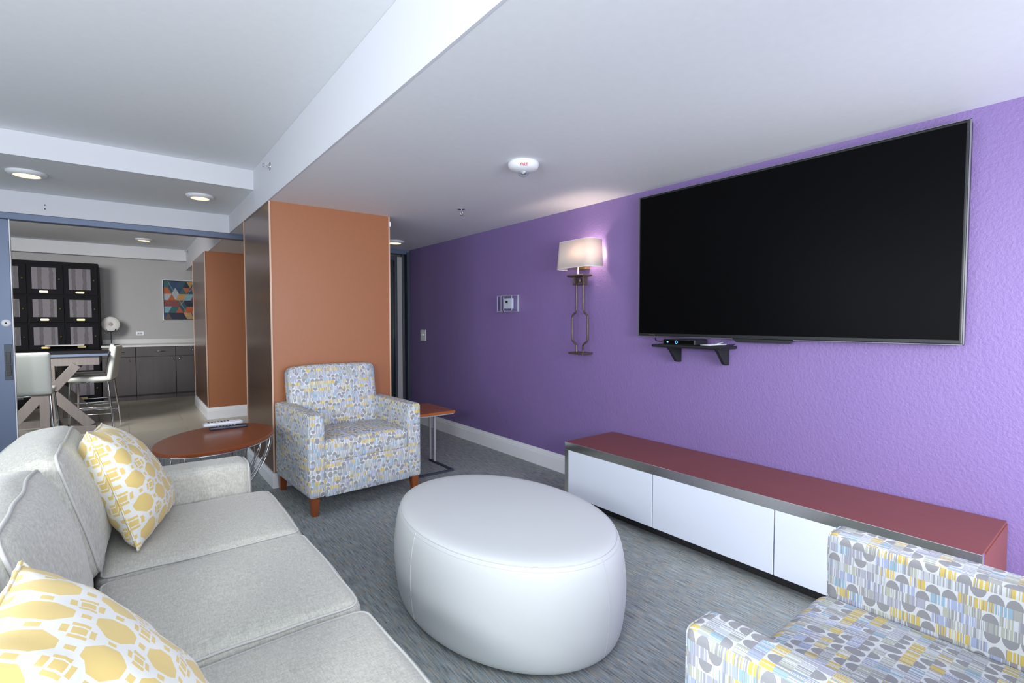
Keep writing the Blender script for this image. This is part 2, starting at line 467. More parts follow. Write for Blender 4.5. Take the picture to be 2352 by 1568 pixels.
# floor
sbox('floor', 'carpet', (XL, WX+.1, YB, DY, -.06, 0), label='grey blue carpet with streaks')
sbox('floor.001', 'tile', (XL, WX+1.6, DY, BY+.1, -.06, 0), label='beige tiled floor of the next room')
# ceilings
sbox('ceiling', 'ceiling', (.955, WX+.1, YB, DY+.1, ZL, ZL+.5), label='lower ceiling by the purple wall')
sbox('ceiling.001', 'ceiling', (XL, .955, YB, 5.06, ZH, ZH+.12), label='higher ceiling over the sofa')
sbox('ceiling.002', 'ceiling', (XL, .955, 5.06, DY, ZM, ZH+.12), label='soffit with the downlights')
sbox('ceiling.003', 'ceiling', (XL, .955, DY+.12, BY+.1, ZH, ZH+.12), label='ceiling of the next room')
sbox('ceiling.004', 'ceiling', (.955, WX+1.6, DY+.12, BY+.1, ZL, ZL+.5), label='lower ceiling of the next room')
# white painted faces of the drops
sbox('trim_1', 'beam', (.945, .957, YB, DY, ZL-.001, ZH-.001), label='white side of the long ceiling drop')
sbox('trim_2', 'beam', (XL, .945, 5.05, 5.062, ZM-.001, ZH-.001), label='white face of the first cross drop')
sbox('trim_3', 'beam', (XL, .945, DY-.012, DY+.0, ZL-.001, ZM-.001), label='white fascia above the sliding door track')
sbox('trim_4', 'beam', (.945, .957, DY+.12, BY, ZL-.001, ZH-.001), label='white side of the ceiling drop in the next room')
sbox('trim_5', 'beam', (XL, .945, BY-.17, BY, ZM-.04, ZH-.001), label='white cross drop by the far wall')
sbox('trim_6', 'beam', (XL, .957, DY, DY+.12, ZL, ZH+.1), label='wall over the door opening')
# two small screw holes on the fascia
t3 = bpy.data.objects['trim_3']
for z in (2.492, 2.455):
    MB().tube([(-.575, DY-.0135, z), (-.575, DY-.0115, z)], .006, 8).build('screw_hole', 'knob_dark', t3)
# walls
sbox('wall_right', 'purple', (WX, WX+.1, YB, DY, 0, ZL), label='purple painted wall')
sbox('wall_left', 'greywall', (XL-.1, XL, YB, BY, 0, ZH))
sbox('wall_back', 'backwall', (XL, WX, YB-.1, YB, 0, ZH))
sbox('wall_far', 'greywall', (XL, WX+1.6, BY, BY+.1, 0, ZH), label='grey textured wall of the next room')
sbox('wall_end', 'greywall', (WX+1.5, WX+1.6, DY+.1, BY, 0, ZL), label='grey side wall of the next room')
sbox('wall_beyond', 'greywall', (WX+.1, WX+1.6, DY, DY+.1, 0, ZL))

def column(name, x0, x1, y0, y1, label, parts=True):
    mb = MB()
    mb.box(x0, x1, y0, y1, 0, ZL)
    me = mb.build(name, ['orange', 'brown'])
    for p in me.data.polygons:
        p.material_index = 1 if abs(p.normal.x) > .9 and p.center.x < (x0+x1)/2 else 0
    struct(me, label)
    for (x, y) in ((x0, y0), (x1, y0), (x0, y1)):
        MB().box(x-.006, x+.006, y-.006, y+.006, .0, ZL-.002).build('corner_bead', 'edge_trim', me)
    return me
column('wall_column', CX0, CX1, CY0, CY1, 'copper orange column with a glossy brown side')
column('wall_column.001', .90, 2.25, 8.25, 9.85, 'brown orange column in the next room')

def baseboard(name, p0, p1, nrm, h=.135, label=None):
    # profile extruded from p0 to p1, standing off along nrm
    prof = [(0, 0), (.016, 0), (.016, h*.72), (.012, h*.74), (.012, h*.84), (.008, h*.87), (.006, h), (0, h)]
    vs = []
    for p in (p0, p1):
        for d, z in prof: vs.append((p[0]+nrm[0]*d, p[1]+nrm[1]*d, z))
    n = len(prof); fs = [(i, (i+1) % n, n+(i+1) % n, n+i) for i in range(n)]+[tuple(range(n)), tuple(range(n, 2*n))]
    return struct(MB().add(vs, fs).build(name, 'base'), label)
baseboard('baseboard_right', (WX, YB), (WX, DY), (-1, 0), .165, 'white baseboard along the purple wall')
e = .016
baseboard('baseboard_column', (CX0-e, CY0), (CX1+e, CY0), (0, -1), .125, 'white baseboard across the front of the copper column')
baseboard('baseboard_column.001', (CX0, CY0), (CX0, CY1), (-1, 0), .125, 'white baseboard down the side of the copper column')
baseboard('baseboard_column.002', (.90-e, 8.25), (2.25, 8.25), (0, -1), .165, 'white baseboard of the next room column')
baseboard('baseboard_column.003', (.90, 8.25), (.90, 9.85), (-1, 0), .165, 'white baseboard down the side of the next room column')
baseboard('baseboard_left', (XL, YB), (XL, DY), (1, 0), .135)

# sliding door wall ------------------------------------------------
sbox('trim_7', 'slate_metal', (XL, WX, DY+.0, DY+.11, 2.335, ZL), .004, label='slate blue header track of the sliding doors')
d1 = empty('door_1', 'slate blue sliding door leaf at the left edge with a round lock', 'door'); struct(d1)
del d1['category']
MB().box(-.955, -.828, DY+.02, DY+.07, 0, 2.335).build('stile', 'slate_metal', d1, .004)
MB().box(-.828, -.821, DY+.02, DY+.065, 0, 2.335).build('edge_strip', 'white_plastic', d1)
MB().box(-2.0, -.955, DY+.02, DY+.07, 0, .12).box(-2.0, -.955, DY+.02, DY+.07, 2.2, 2.335).box(-2.1, -2.0, DY+.02, DY+.07, 0, 2.335).build('rail', 'slate_metal', d1, .004)
MB().box(-2.0, -.955, DY+.035, DY+.05, .12, 2.2).build('pane', 'tint', d1)
lk = MB().lathe([(.035, 0), (.035, .004), (.024, .010), (.012, .011), (0, .011)], 24).build('lock', 'white_plastic', d1, loc=(-.868, DY+.02, 1.385), rot=(PI/2, 0, 0))
MB().lathe([(.007, 0), (.007, .003), (0, .003)], 12).build('keyhole', 'knob_dark', lk, loc=(0, 0, .011))
hd = MB().box(-.888, -.836, DY+.014, DY+.021, .86, 1.19).build('handle', 'slate_dark', d1, .002)
MB().box(-.878, -.846, DY+.009, DY+.015, .90, 1.0).box(-.878, -.846, DY+.009, DY+.015, 1.01, 1.12).build('pull_recess', 'black_plastic', hd, .002)

d2 = empty('door_2', 'closed dark framed glass door beside the purple wall', 'door'); struct(d2); del d2['category']
MB().box(3.075, 3.105, DY+.03, DY+.09, 0, 2.335).box(3.118, WX, DY-.03, DY+.10, 0, 2.36).build('jamb', 'slate_dark', d2, .003)
MB().box(2.955, 2.99, DY+.02, DY+.07, 0, 2.30).box(1.9, 1.99, DY+.02, DY+.07, 0, 2.30).box(1.99, 2.955, DY+.02, DY+.07, 2.24, 2.30).box(1.99, 2.955, DY+.02, DY+.07, 0, .1).build('door_frame', 'slate_dark', d2, .003)
MB().box(1.99, 2.955, DY+.038, DY+.052, .1, 2.24).build('pane', 'tint', d2)
MB().box(2.99, 3.075, DY+.055, DY+.07, 0, 2.30).build('side_panel', 'greywall', d2)

# ------------------------------------------------------------------ ceiling fittings
def downlight(label, loc, r=.115, power=3.0):
    t = empty('downlight', label, 'ceiling light', loc, group='round ceiling downlights')
    MB().lathe([(r*.66, -.012), (r*.66, -.030), (r*.74, -.032), (r, -.010), (r, 0)], 48).build('trim_ring', 'ring_white', t)
    MB().lathe([(r*.655, -.027), (r*.3, -.033), (0, -.034)], 36).build('diffuser', 'lamp', t)
    return t
downlight('large lit downlight in the soffit near the left edge', (-.60, 5.58, ZM), .125)
downlight('lit downlight in the soffit above the orange column corner', (.585, 5.595, ZM), .115)
downlight('lit downlight half hidden behind the orange column top', (2.66, 5.80, ZL), .115, 2.5)
downlight('lit downlight in the ceiling beyond the sliding door', (.27, 10.35, ZH), .12, 4.0)
downlight('tiny lit downlight by the far column top', (1.14, 11.2, ZL), .07, 2.0)

t = empty('smoke_alarm', 'round white ceiling fire alarm strobe with clear lens', 'fire alarm', (2.0, 2.46, ZL))
MB().lathe([(.097, 0), (.097, -.018), (.090, -.034), (.070, -.046), (.040, -.054), (0, -.056)], 48).build('housing', 'white_plastic', t)
MB().lathe([(.034, -.044), (.036, -.062), (.028, -.078), (.012, -.086), (0, -.087)], 24, c=(.0, -.0, 0)).build('strobe_lens', 'glass', t)
MB().lathe([(.012, -.05), (.014, -.07), (0, -.075)], 12).build('strobe_reflector', 'chrome', t)
tc = bpy.data.curves.new('lettering', 'FONT'); tc.body = 'FIRE'; tc.size = .026; tc.extrude = .0008; tc.align_x = 'CENTER'; tc.shear = .3
tmp = bpy.data.objects.new('lettering', tc); C.objects.link(tmp)
bpy.context.view_layer.update()
tme = bpy.data.meshes.new_from_object(tmp.evaluated_get(bpy.context.evaluated_depsgraph_get()))
bpy.data.objects.remove(tmp); tme.materials.clear(); tme.materials.append(M['red_text'])
to = bpy.data.objects.new('lettering', tme); C.objects.link(to); to.parent = t
# the word stands on the sloping rim that faces the camera
dirv = Vector((-.63, -.776, 0)).normalized()
zax = (dirv*.75+Vector((0, 0, -.66))).normalized(); xax = Vector((.776, -.63, 0)).normalized(); yax = zax.cross(xax)
to.matrix_local = Matrix(((xax.x, yax.x, zax.x, dirv.x*.084), (xax.y, yax.y, zax.y, dirv.y*.084), (xax.z, yax.z, zax.z, -.041), (0, 0, 0, 1)))

def sprinkler(label, loc, rot=(0, 0, 0), s=1.0):
    t = empty('sprinkler', label, 'sprinkler', loc); t.rotation_euler = rot; t['group'] = 'fire sprinklers'; t.scale = (s, s, s)
    MB().lathe([(.034, 0), (.034, -.003), (.016, -.008), (.013, -.003), (0, -.003)], 32).build('escutcheon', 'chrome', t)
    m = MB().tube([(0, 0, 0), (0, 0, -.022)], .008, 12)
    for sx in (-1, 1): m.tube([(sx*.005, 0, -.018), (sx*.013, 0, -.03), (sx*.012, 0, -.042), (0, 0, -.05)], .0022, 6)
    m.build('frame_arm', 'chrome', t)
    MB().lathe([(.016, -.050), (.016, -.053), (0, -.053)], 20).build('deflector', 'chrome', t)
    return t
sprinkler('chrome pendent sprinkler on the low ceiling', (2.377, 3.795, ZL))
sprinkler('chrome sidewall sprinkler on the white ceiling drop', (.945, 4.39, 2.645), (0, -PI/2*-1, 0))
sprinkler('small sidewall sprinkler on the drop beyond the door', (.945, 11.05, 2.70), (0, PI/2, 0))
MB().box(2.0, 2.012, CY0-.014, CY0-.006, 2.30, 2.345).build('wall_hook', 'white_plastic')
tag(bpy.data.objects['wall_hook'], 'tiny white hook at the top corner of the copper column', 'hook')

# ------------------------------------------------------------------ television
t = empty('television', 'huge black flat screen television on the purple wall', 'television', (WX, 1.475, 1.81))
yl, yr, zb, zt = .935, -.935, -.52, .52
MB().box(-.078, -.015, yr+.004, yl-.004, zb, zt).build('bezel', 'black_plastic', t, .006)
MB().box(-.081, -.077, yr+.016, yl-.016, zb+.022, zt-.014).build('screen', 'screen', t)
m = MB()
for a, b in (((yr, zb), (yr, zt)), ((yr, zt), (yl, zt)), ((yl, zt), (yl, zb)), ((yl, zb), (yr, zb))):
    m.box(-.079, -.074, min(a[0], b[0])-.0015, max(a[0], b[0])+.0035, min(a[1], b[1])-.0015, max(a[1], b[1])+.0015)
m.build('silver_edge', 'tv_edge', t)
MB().prism([(.20, zb+.01), (.16, zb-.022), (-.16, zb-.022), (-.20, zb+.01)], 'x', -.079, -.05).build('logo_bar', 'black_plastic', t, .002)
MB().box(-.015, 0, -.3, .3, -.25, .25).build('wall_mount', 'black_plastic', t)
MB().box(-.0815, -.0805, .78, .83, zb+.008, zb+.016).build('sticker', 'bronze', t)

# shelf with box under the television
t = empty('wall_shelf', 'small black wall shelf with two curved brackets under the television', 'shelf', (WX, 1.93, 1.235))
MB().prism([(-.21, -.004), (-.20, .004), (0, .004), (0, -.016), (-.20, -.016)], 'y', -.26, .26).build('shelf_board', 'black_satin', t, .004)
m = MB().prism([(-.25, .003), (-.25, -.014), (-.275, -.004), (-.30, .018), (-.305, .022)], 'x', -.20, -.10); m.build('shelf_lip', 'black_satin', t, .003)
def bracket(y):
    out = [(-.02, -.014), (-.165, -.014), (-.13, -.04), (-.09, -.085), (-.06, -.118), (-.035, -.125), (-.005, -.125), (-.005, -.014)]
    return MB().prism(out, 'y', y-.012, y+.012).build('bracket', 'black_satin', t, .003)
bracket(.16); bracket(-.20)
t = empty('cable_box', 'black set top box with blue lights on the wall shelf', 'set-top box', (WX-.11, 2.0, 1.240))
MB().box(-.075, .075, -.14, .11, 0, .038).build('case', 'black_plastic', t, .005)
MB().box(-.077, -.074, -.13, .10, .006, .032).build('front_panel', 'screen', t)
MB().lathe([(.006, 0), (.006, .002), (0, .002)], 16).build('power_light', 'led_blue', t, loc=(-.077, .07, .018), rot=(0, -PI/2, 0))
MB().tube([(-.0785, .012, .018), (-.0785, 0, .029), (-.0785, -.012, .018), (-.0785, 0, .007)], .0012, 6, True).build('navigation_ring', 'led_blue', t)
t = MB()
t.tube([(WX-.12, 1.86, 1.243), (WX-.15, 1.80, 1.246), (WX-.14, 1.74, 1.25), (WX-.09, 1.72, 1.262), (WX-.05, 1.76, 1.27)], .004, 8)
t.tube([(WX-.10, 1.85, 1.243), (WX-.17, 1.82, 1.244), (WX-.17, 1.76, 1.246), (WX-.08, 1.70, 1.25)], .004, 8)
tag(t.build('cable', 'silver_plastic'), 'pale cables lying on the right end of the wall shelf', 'cable')
t = MB().tube([(WX-.03, 2.20, 1.275), (WX-.05, 2.20, 1.262), (WX-.06, 2.21, 1.255), (WX-.06, 2.26, 1.258), (WX-.04, 2.28, 1.275)], .0035, 8)
tag(t.build('cable.001', 'black_plastic'), 'black cable loop hanging left of the cable box', 'cable')

# ------------------------------------------------------------------ wall sconce
t = empty('wall_sconce', 'tall bronze wall sconce with an ivory half shade', 'wall lamp', (WX, 3.03, 0))
def upath(dy, dx, r, z, y0=0, k=8):
    # half oval from the wall round the front and back to the wall
    pts = [(-.02, dy, z)]
    for i in range(k+1):
        a = PI/2*i/k; pts.append((-(dx-r)-r*math.sin(a), (dy-r)+r*math.cos(a), z))
    for i in range(k+1):
        a = PI/2*(1-i/k); pts.append((-(dx-r)-r*math.sin(a), -(dy-r)-r*math.cos(a), z))
    pts.append((-.02, -dy, z)); return pts
a = upath(.212, .185, .07, 1.855); b = upath(.195, .17, .065, 2.085)
def ribbon(a, b, mi=0, flip=False):
    n = len(a); return (a+b, [((i, i+1, n+i+1, n+i) if not flip else (i+1, i, n+i, n+i+1)) for i in range(n-1)])
vs, fs = ribbon(a, b)
so = MB().add(vs, fs, 0, True).build('shade', ['shade', 'shade_in'], t, fixn=False)
sm = so.modifiers.new('solid', 'SOLIDIFY'); sm.thickness = .002; sm.offset = 1
ed = MB().tube(a, .0025, 6).build('shade_rim', 'white_plastic', so); MB().tube(b, .0025, 6).build('shade_rim', 'white_plastic', so)
MB().box(-.06, 0, -.05, .06, 1.845, 1.905).build('wall_bracket', 'brass', t, .004)
MB().tube([(-.03, 0, 1.875), (-.10, 0, 1.875)], .008, 10).tube([(-.10, 0, 1.79), (-.10, 0, 1.93)], .008, 10).build('stem', 'silver_plastic', t)
MB().lathe([(.016, 1.875), (.018, 1.90), (.018, 1.93), (.012, 1.93)], 16, c=(-.10, 0, 0)).build('socket', 'brass', t)
MB().lathe([(.012, 1.93), (.028, 1.965), (.030, 1.99), (.018, 2.02), (0, 2.028)], 20, c=(-.10, 0, 0)).build('bulb', 'lamp', t)
MB().prism([(-.15, 1.79), (-.135, 1.782), (-.03, 1.782), (-.015, 1.79), (-.03, 1.80), (-.135, 1.80)], 'y', -.092, .092).build('cap_plate', 'bronze', t, .004)
m = MB()
for sy in (-1, 1): m.box(-.10, -.05, sy*.055-.006, sy*.055+.006, 1.715, 1.785)
m.box(-.10, -.05, -.06, .06, 1.712, 1.724); m.lathe([(.014, -.02), (.018, 0), (.014, .02), (0, .021)], 14, c=(-.075, 0, 1.752)); m.build('collar', 'bronze', t, .002)
for sy in (-1, 1):
    z0 = [(.042, 1.715), (.042, 1.50), (.052, 1.478), (.085, 1.455), (.093, 1.43), (.093, 1.25), (.082, 1.228), (.048, 1.205), (.040, 1.19), (.040, 1.135)]
    MB().tube([(-.075, sy*y, z) for y, z in z0], .0085, 8).build('rod', 'bronze', t)
MB().box(-.13, 0, -.085, .085, 1.118, 1.136).build('foot_plate', 'bronze', t, .004)
pl = bpy.data.lights.new('sconce_bulb', 'POINT'); pl.energy = 3.6; pl.color = (1, .80, .62); pl.shadow_soft_size = .03
po = bpy.data.objects.new('sconce_bulb', pl); C.objects.link(po); po.parent = t; po.location = (-.085, -.10, 1.99)

# thermostat in a clear guard, switch
t = empty('thermostat', 'white thermostat locked inside a clear plastic guard', 'thermostat', (WX, 4.10, 1.585))
MB().box(-.045, -.008, -.062, .062, -.055, .055).build('body', 'white_plastic', t, .006)
MB().box(-.047, -.044, -.005, .030, .002, .028).build('display', 'knob_dark', t)
m = MB().box(-.085, -.083, -.125, .125, -.082, .082)
for y in (-.125, .122): m.box(-.082, 0, y, y+.003, -.082, .082)
for z in (-.082, .079): m.box(-.082, 0, -.122, .122, z, z+.003)
m.build('clear_guard', 'glass', t)
m = MB()
for y in (-.125, .121): m.box(-.086, -.080, y, y+.004, -.082, .082).box(-.006, 0, y-.008, y+.010, -.086, .086)
for z in (-.082, .078): m.box(-.086, -.080, -.125, .125, z, z+.004).box(-.005, 0, -.125, .125, z-.002, z+.005)
m.box(-.086, -.084, .055, .062, -.08, .08)
m.build('guard_edge_glint', 'silver_plastic', t)  # silver strips stand in for bright highlights along the clear guard's edges
MB().tube([(-.085, 0, -.086), (-.095, 0, -.086)], .010, 12).build('key_lock', 'chrome', t)
t = empty('light_switch', 'white double light switch plate on the dark purple wall', 'light switch', (WX, 6.03, 1.215))
MB().box(-.006, 0, -.075, .075, -.072, .072).build('plate', 'white_plastic', t, .002)
for y in (-.022, .022): MB().box(-.016, -.005, y-.006, y+.006, -.004, .014).build('toggle', 'white_plastic', t, .001)

# ------------------------------------------------------------------ low media console
t = empty('media_console', 'long low white cabinet with mahogany top under the television', 'media console', (0, 0, 0))
x0, x1, y0, y1, z0, z1 = 2.60, 3.14, .375, 2.70, .095, .495
MB().box(x0+.004, x1, y0+.004, y1-.004, z1-.012, z1).build('top', 'stand_wood', t, .001)
MB().box(x0+.03, x1, y0, y0+.03, z0, z1-.012).box(x0+.03, x1, y1-.03, y1, z0, z1-.012).box(x0+.04, x1, y0+.03, y1-.03, z0, z0+.02).box(x1-.015, x1, y0+.03, y1-.03, z0, z1-.012).build('carcass', 'stand_wood', t, .001)
f = MB().box(x0, x0+.03, y0, y1, z1-.058, z1-.0005); f.box(x0, x0+.03, y0, y0+.035, z0, z1-.058).box(x0, x0+.03, y1-.035, y1, z0, z1-.058); f.build('mirror_frame', 'mirror', t, .0015)
bounds = [y1-.035, 1.907, 1.16, y0+.035]
for a, b in ((1.910, y1-.037), (1.163, 1.904), (y0+.037, 1.157)):
    MB().box(x0+.002, x0+.022, a, b, z0, z1-.060).build('door', 'white_gloss', t, .002)
MB().box(x0+.12, x1-.02, y0+.08, y1-.08, 0, z0).build('plinth', 'dark_kick', t)

# ------------------------------------------------------------------ ottoman
t = empty('ottoman', 'large oval white leather ottoman in the middle of the room', 'ottoman', (1.47, 1.985, 0))
SX, SY = .453, .649
prof = [(.97, .016), (1.0, .022), (1.026, .042), (1.045, .085), (1.062, .16), (1.068, .25), (1.055, .34), (1.032, .405), (1.012, .434), (.997, .446), (.96, .458), (.88, .4655), (.75, .469), (.5, .473), (.25, .475), (0, .476)]
def cr(p, k=4):
    out = []
    for i in range(len(p)-1):
        a = p[max(0, i-1)]; b = p[i]; c = p[i+1]; d = p[min(len(p)-1, i+2)]
        for t_ in range(k):
            s_ = t_/k
            f_ = lambda j: .5*((2*b[j])+(-a[j]+c[j])*s_+(2*a[j]-5*b[j]+4*c[j]-d[j])*s_*s_+(-a[j]+3*b[j]-3*c[j]+d[j])*s_**3)
            out.append((f_(0), f_(1)))
    out.append(p[-1]); return out
MB().lathe([(1.0*r, z) for r, z in cr(prof, 3)], 96, SX, SY).build('upholstery', 'ott', t)
def ering(r, z, n=96): return [(r*SX*math.cos(2*PI*k/n), r*SY*math.sin(2*PI*k/n), z) for k in range(n)]
MB().tube(ering(.997, .4475), .0016, 6, True).build('seam', 'stitch', t)
MB().tube(ering(1.0135, .4325), .0012, 6, True).build('seam', 'stitch', t)
def vseam(ang):
    pts = [(r*1.0005*SX*math.cos(ang), r*1.0005*SY*math.sin(ang), z) for r, z in cr(prof, 3) if .04 < z < .445 and r > .95]
    MB().tube(pts, .0016, 6).build('seam', 'stitch', t)
for a in (177, 273, 357, 93): vseam(math.radians(a))
for (x, y) in ((-.27, -.42), (.27, -.42), (-.27, .42), (.27, .42)):
    MB().lathe([(.03, 0), (.03, .018)], 16, c=(x*.8, y*.8, 0)).build('foot', 'dark_kick', t)

# ------------------------------------------------------------------ armchairs
def armchair(label, loc, rz):
    t = empty('armchair', label, 'armchair', loc, rz, 'patterned armchairs')
    W2, D2 = .45, .415
    # backrest
    m = MB(); soft_box(m, (.375, .09, .31), .055, (0, .03, .012), 16, mat=Matrix.Translation((0, .30, .715)) @ Matrix.Rotation(math.radians(-8), 4, 'X'), wob=.004, seed=3)
    m.build('backrest', 'chair', t)
    # seat
    m = MB(); soft_box(m, (.337, .28, .085), .04, (0, .010, .03), 16, c=(0, -.145, .455), wob=.004, seed=5)
    m.build('seat', 'chair', t, uvoff=(.013, .02))
    for sx in (-1, 1):
        m = MB(); soft_box(m, (.058, D2-.005, .30), .022, (.006, 0, .004), 14, c=(sx*(W2-.058), 0, .433), wob=.002, seed=9+sx)
        ar = m.build('armrest', 'chair', t, uvoff=(.02*sx, .01))
        pp = rim_pts((.058, D2-.005, .30), .022, (.006, 0, .004), 1, -1, c=(sx*(W2-.058), 0, .433), lift=.0005)
        MB().tube(pp, .0022, 6, True).build('piping', 'chair', ar)
    m = MB(); soft_box(m, (.338, .025, .13), .010, (0, .004, 0), 10, c=(0, -.397, .262))
    m.build('front_panel', 'chair', t)
    MB().box(-.40, .40, -.37, .40, .128, .30).build('frame_panel', 'chair', t, .01)
    # rear shell
    m = MB(); soft_box(m, (.40, .018, .27), .012, (0, 0, 0), 8, c=(0, .392, .40)); m.build('rear_panel', 'chair', t)
    for sx in (-1, 1):
        for sy in (-1, 1):
            x, y = sx*.405, sy*.365
            tp, bt = .032, .021; ox, oy = 0, sy*.012
            vs = [(x+a*tp, y+b*tp, .140) for a, b in ((-1, -1), (1, -1), (1, 1), (-1, 1))]+[(x-sx*0+a*bt, y+oy+b*bt, 0) for a, b in ((-1, -1), (1, -1), (1, 1), (-1, 1))]
            MB().add(vs, [(0, 1, 2, 3), (7, 6, 5, 4), (0, 4, 5, 1), (1, 5, 6, 2), (2, 6, 7, 3), (3, 7, 4, 0)]).build('leg', 'leg_wood', t, .003)
    return t
armchair('blue grey patterned armchair against the copper column', (1.425, 4.055, 0), math.radians(3))
armchair('patterned armchair in the lower right corner near the white console', (1.405, .205, 0), math.radians(180))

# ------------------------------------------------------------------ sofa
t = empty('sofa', 'light grey three seat sofa with box cushions', 'sofa', (0, 0, 0))
sofa = t
ya, yb_ = .83, 2.945     # inner faces of the arms
MB().box(-.46, .50, ya-.20, yb_+.20, .10, .31).build('base', 'sofa', t, .02, 3)
for nm, y in (('far', yb_+.105), ('near', ya-.105)):
    m = MB(); hh = (.46, .105, .275)
    soft_box(m, hh, .05, (.01, .006, .006), 16, c=(.055, y, .375), wob=.004, seed=y)
    ar = m.build('armrest', 'sofa', t)
    for ax, sg in ((0, 1),):
        pp = rim_pts(hh, .05, (.01, .006, .006), 0, 1, c=(.055, y, .375), lift=.002, wob=0)
        MB().tube(pp, .005, 8, True).build('piping', 'sofa_pipe', ar)
    pp = [(x, y-.088*(1 if nm == 'far' else -1), .636) for x in [-.35+.04*i for i in range(20)]]
    MB().tube(pp, .004, 8).build('piping', 'sofa_pipe', ar)
m = MB(); soft_box(m, (.09, (yb_-ya)/2+.20, .32), .05, (0, 0, .005), 14, c=(-.42, (ya+yb_)/2, .44)); m.build('back_frame', 'sofa', t)
cw = (yb_-ya)/3
for k in range(3):
    yc = yb_-cw*(k+.5)
    hh = (.345, cw/2-.010, .092); c = (.245, yc, .402); r = .045; crn = (.028, .008, .022)
    m = MB(); soft_box(m, hh, r, crn, 18, c=c, wob=.006, seed=k*3.3)
    q = m.build('seat_cushion', 'sofa', t)
    for sg in (1, -1):
        MB().tube(rim_pts(hh, r, crn, 2, sg, c=c, lift=.0015, wob=.006, seed=k*3.3), .0042, 8, True).build('piping', 'sofa_pipe', q)
    # back cushion, leaning
    hh = (.105, cw/2-.005, .235); r = .05; crn = (.05, .012, .03)
    Mx = Matrix.Translation((-.235-(0, .035, .07)[k], yc-(0, .01, .01)[k], .70-(0, .015, .03)[k])) @ Matrix.Rotation(math.radians(-14-(0, 2, 3)[k]), 4, 'Y')
    m = MB(); soft_box(m, hh, r, crn, 18, mat=Mx, wob=.012, seed=k*5.1+1)
    q = m.build('back_cushion', 'sofa', t)
    for sg in (1, -1):
        pp = [Mx @ p for p in rim_pts(hh, r, crn, 0, sg, lift=.002, wob=.012, seed=k*5.1+1)]
        MB().tube(pp, .005, 8, True).build('piping', 'sofa_pipe', q)
for (x, y) in ((-.38, ya-.12), (.42, ya-.12), (-.38, yb_+.12), (.42, yb_+.12)):
    MB().box(x-.03, x+.03, y-.03, y+.03, 0, .10).build('leg', 'black_satin', t, .003)

# ------------------------------------------------------------------ scatter cushions
def pillow(label, corners, thick, seed):
    # corners: near-bottom, far-bottom, far-top, near-top (world)
    nb, fb, ft, nt = [Vector(c) for c in corners]
    cen = (nb+fb+ft+nt)/4
    nrm = ((fb-nb).cross(nt-nb)).normalized()
    if nrm.x < 0: nrm = -nrm
    n = 26; vs = []; fs = []; uvs = []
    S = .47
    def wd(u, v):
        a = max(0, 1-abs(2*u-1)**2.6); b = max(0, 1-abs(2*v-1)**2.6)
        return (a*b)**.55
    def base(u, v):
        # sides pull in between the corners
        pin = .05
        uu = .5+(u-.5)*(1-pin*(1-(2*v-1)**2)); vv = .5+(v-.5)*(1-pin*(1-(2*u-1)**2))
        return (nb*(1-uu)*(1-vv)+fb*uu*(1-vv)+ft*uu*vv+nt*(1-uu)*vv)
    idx = {}
    for side in (1, -1):
        for i in range(n+1):
            for j in range(n+1):
                u, v = .5-.5*math.cos(PI*i/n), .5-.5*math.cos(PI*j/n)
                edge = i in (0, n) or j in (0, n)
                if side == -1 and edge: idx[(side, i, j)] = idx[(1, i, j)]; continue
                w_ = wd(u, v)
                p = base(u, v)+nrm*(side*thick*w_)
                # puckers near the border
                pk = math.sin((u*31+v*27)+seed)*.004*(1-w_) + noise.noise(Vector((u*7+seed, v*7, side)))*.010
                p += nrm*pk*(0 if edge else 1)
                idx[(side, i, j)] = len(vs); vs.append(p-cen); uvs.append((u*S, v*S+(.03 if side < 0 else 0)))
        for i in range(n):
            for j in range(n):
                q = [idx[(side, i, j)], idx[(side, i+1, j)], idx[(side, i+1, j+1)], idx[(side, i, j+1)]]
                fs.append(tuple(q if side > 0 else q[::-1]))
    me = bpy.data.meshes.new('scatter_cushion'); me.from_pydata([tuple(p) for p in vs], [], fs); me.materials.append(M['pillow'])
    uvl = me.uv_layers.new(name='UVMap')
    for p in me.polygons:
        p.use_smooth = True
        for li in p.loop_indices: uvl.data[li].uv = uvs[me.loops[li].vertex_index]
    o = bpy.data.objects.new('scatter_cushion', me); C.objects.link(o); o.location = cen
    tag(o, label, 'cushion', 'yellow lattice scatter cushions')
    # seam flange
    pts = []
    for k in range(n): pts.append(vs[idx[(1, k, 0)]])
    for k in range(n): pts.append(vs[idx[(1, n, k)]])
    for k in range(n): pts.append(vs[idx[(1, n-k, n)]])
    for k in range(n): pts.append(vs[idx[(1, 0, n-k)]])
    MB().tube(pts, .004, 6, True).build('seam', 'pillow', o)
    return o
pillow('yellow and white lattice cushion leaning by the far sofa arm', [(.015, 2.38, .515), (.165, 2.90, .515), (-.10, 2.93, .935), (-.125, 2.43, .985)], .11, 1.0)
pillow('yellow and white lattice cushion in the foreground, lower left corner', [(.04, .86, .52), (.14, 1.30, .52), (-.165, 1.27, .955), (-.20, .84, .97)], .10, 4.0)

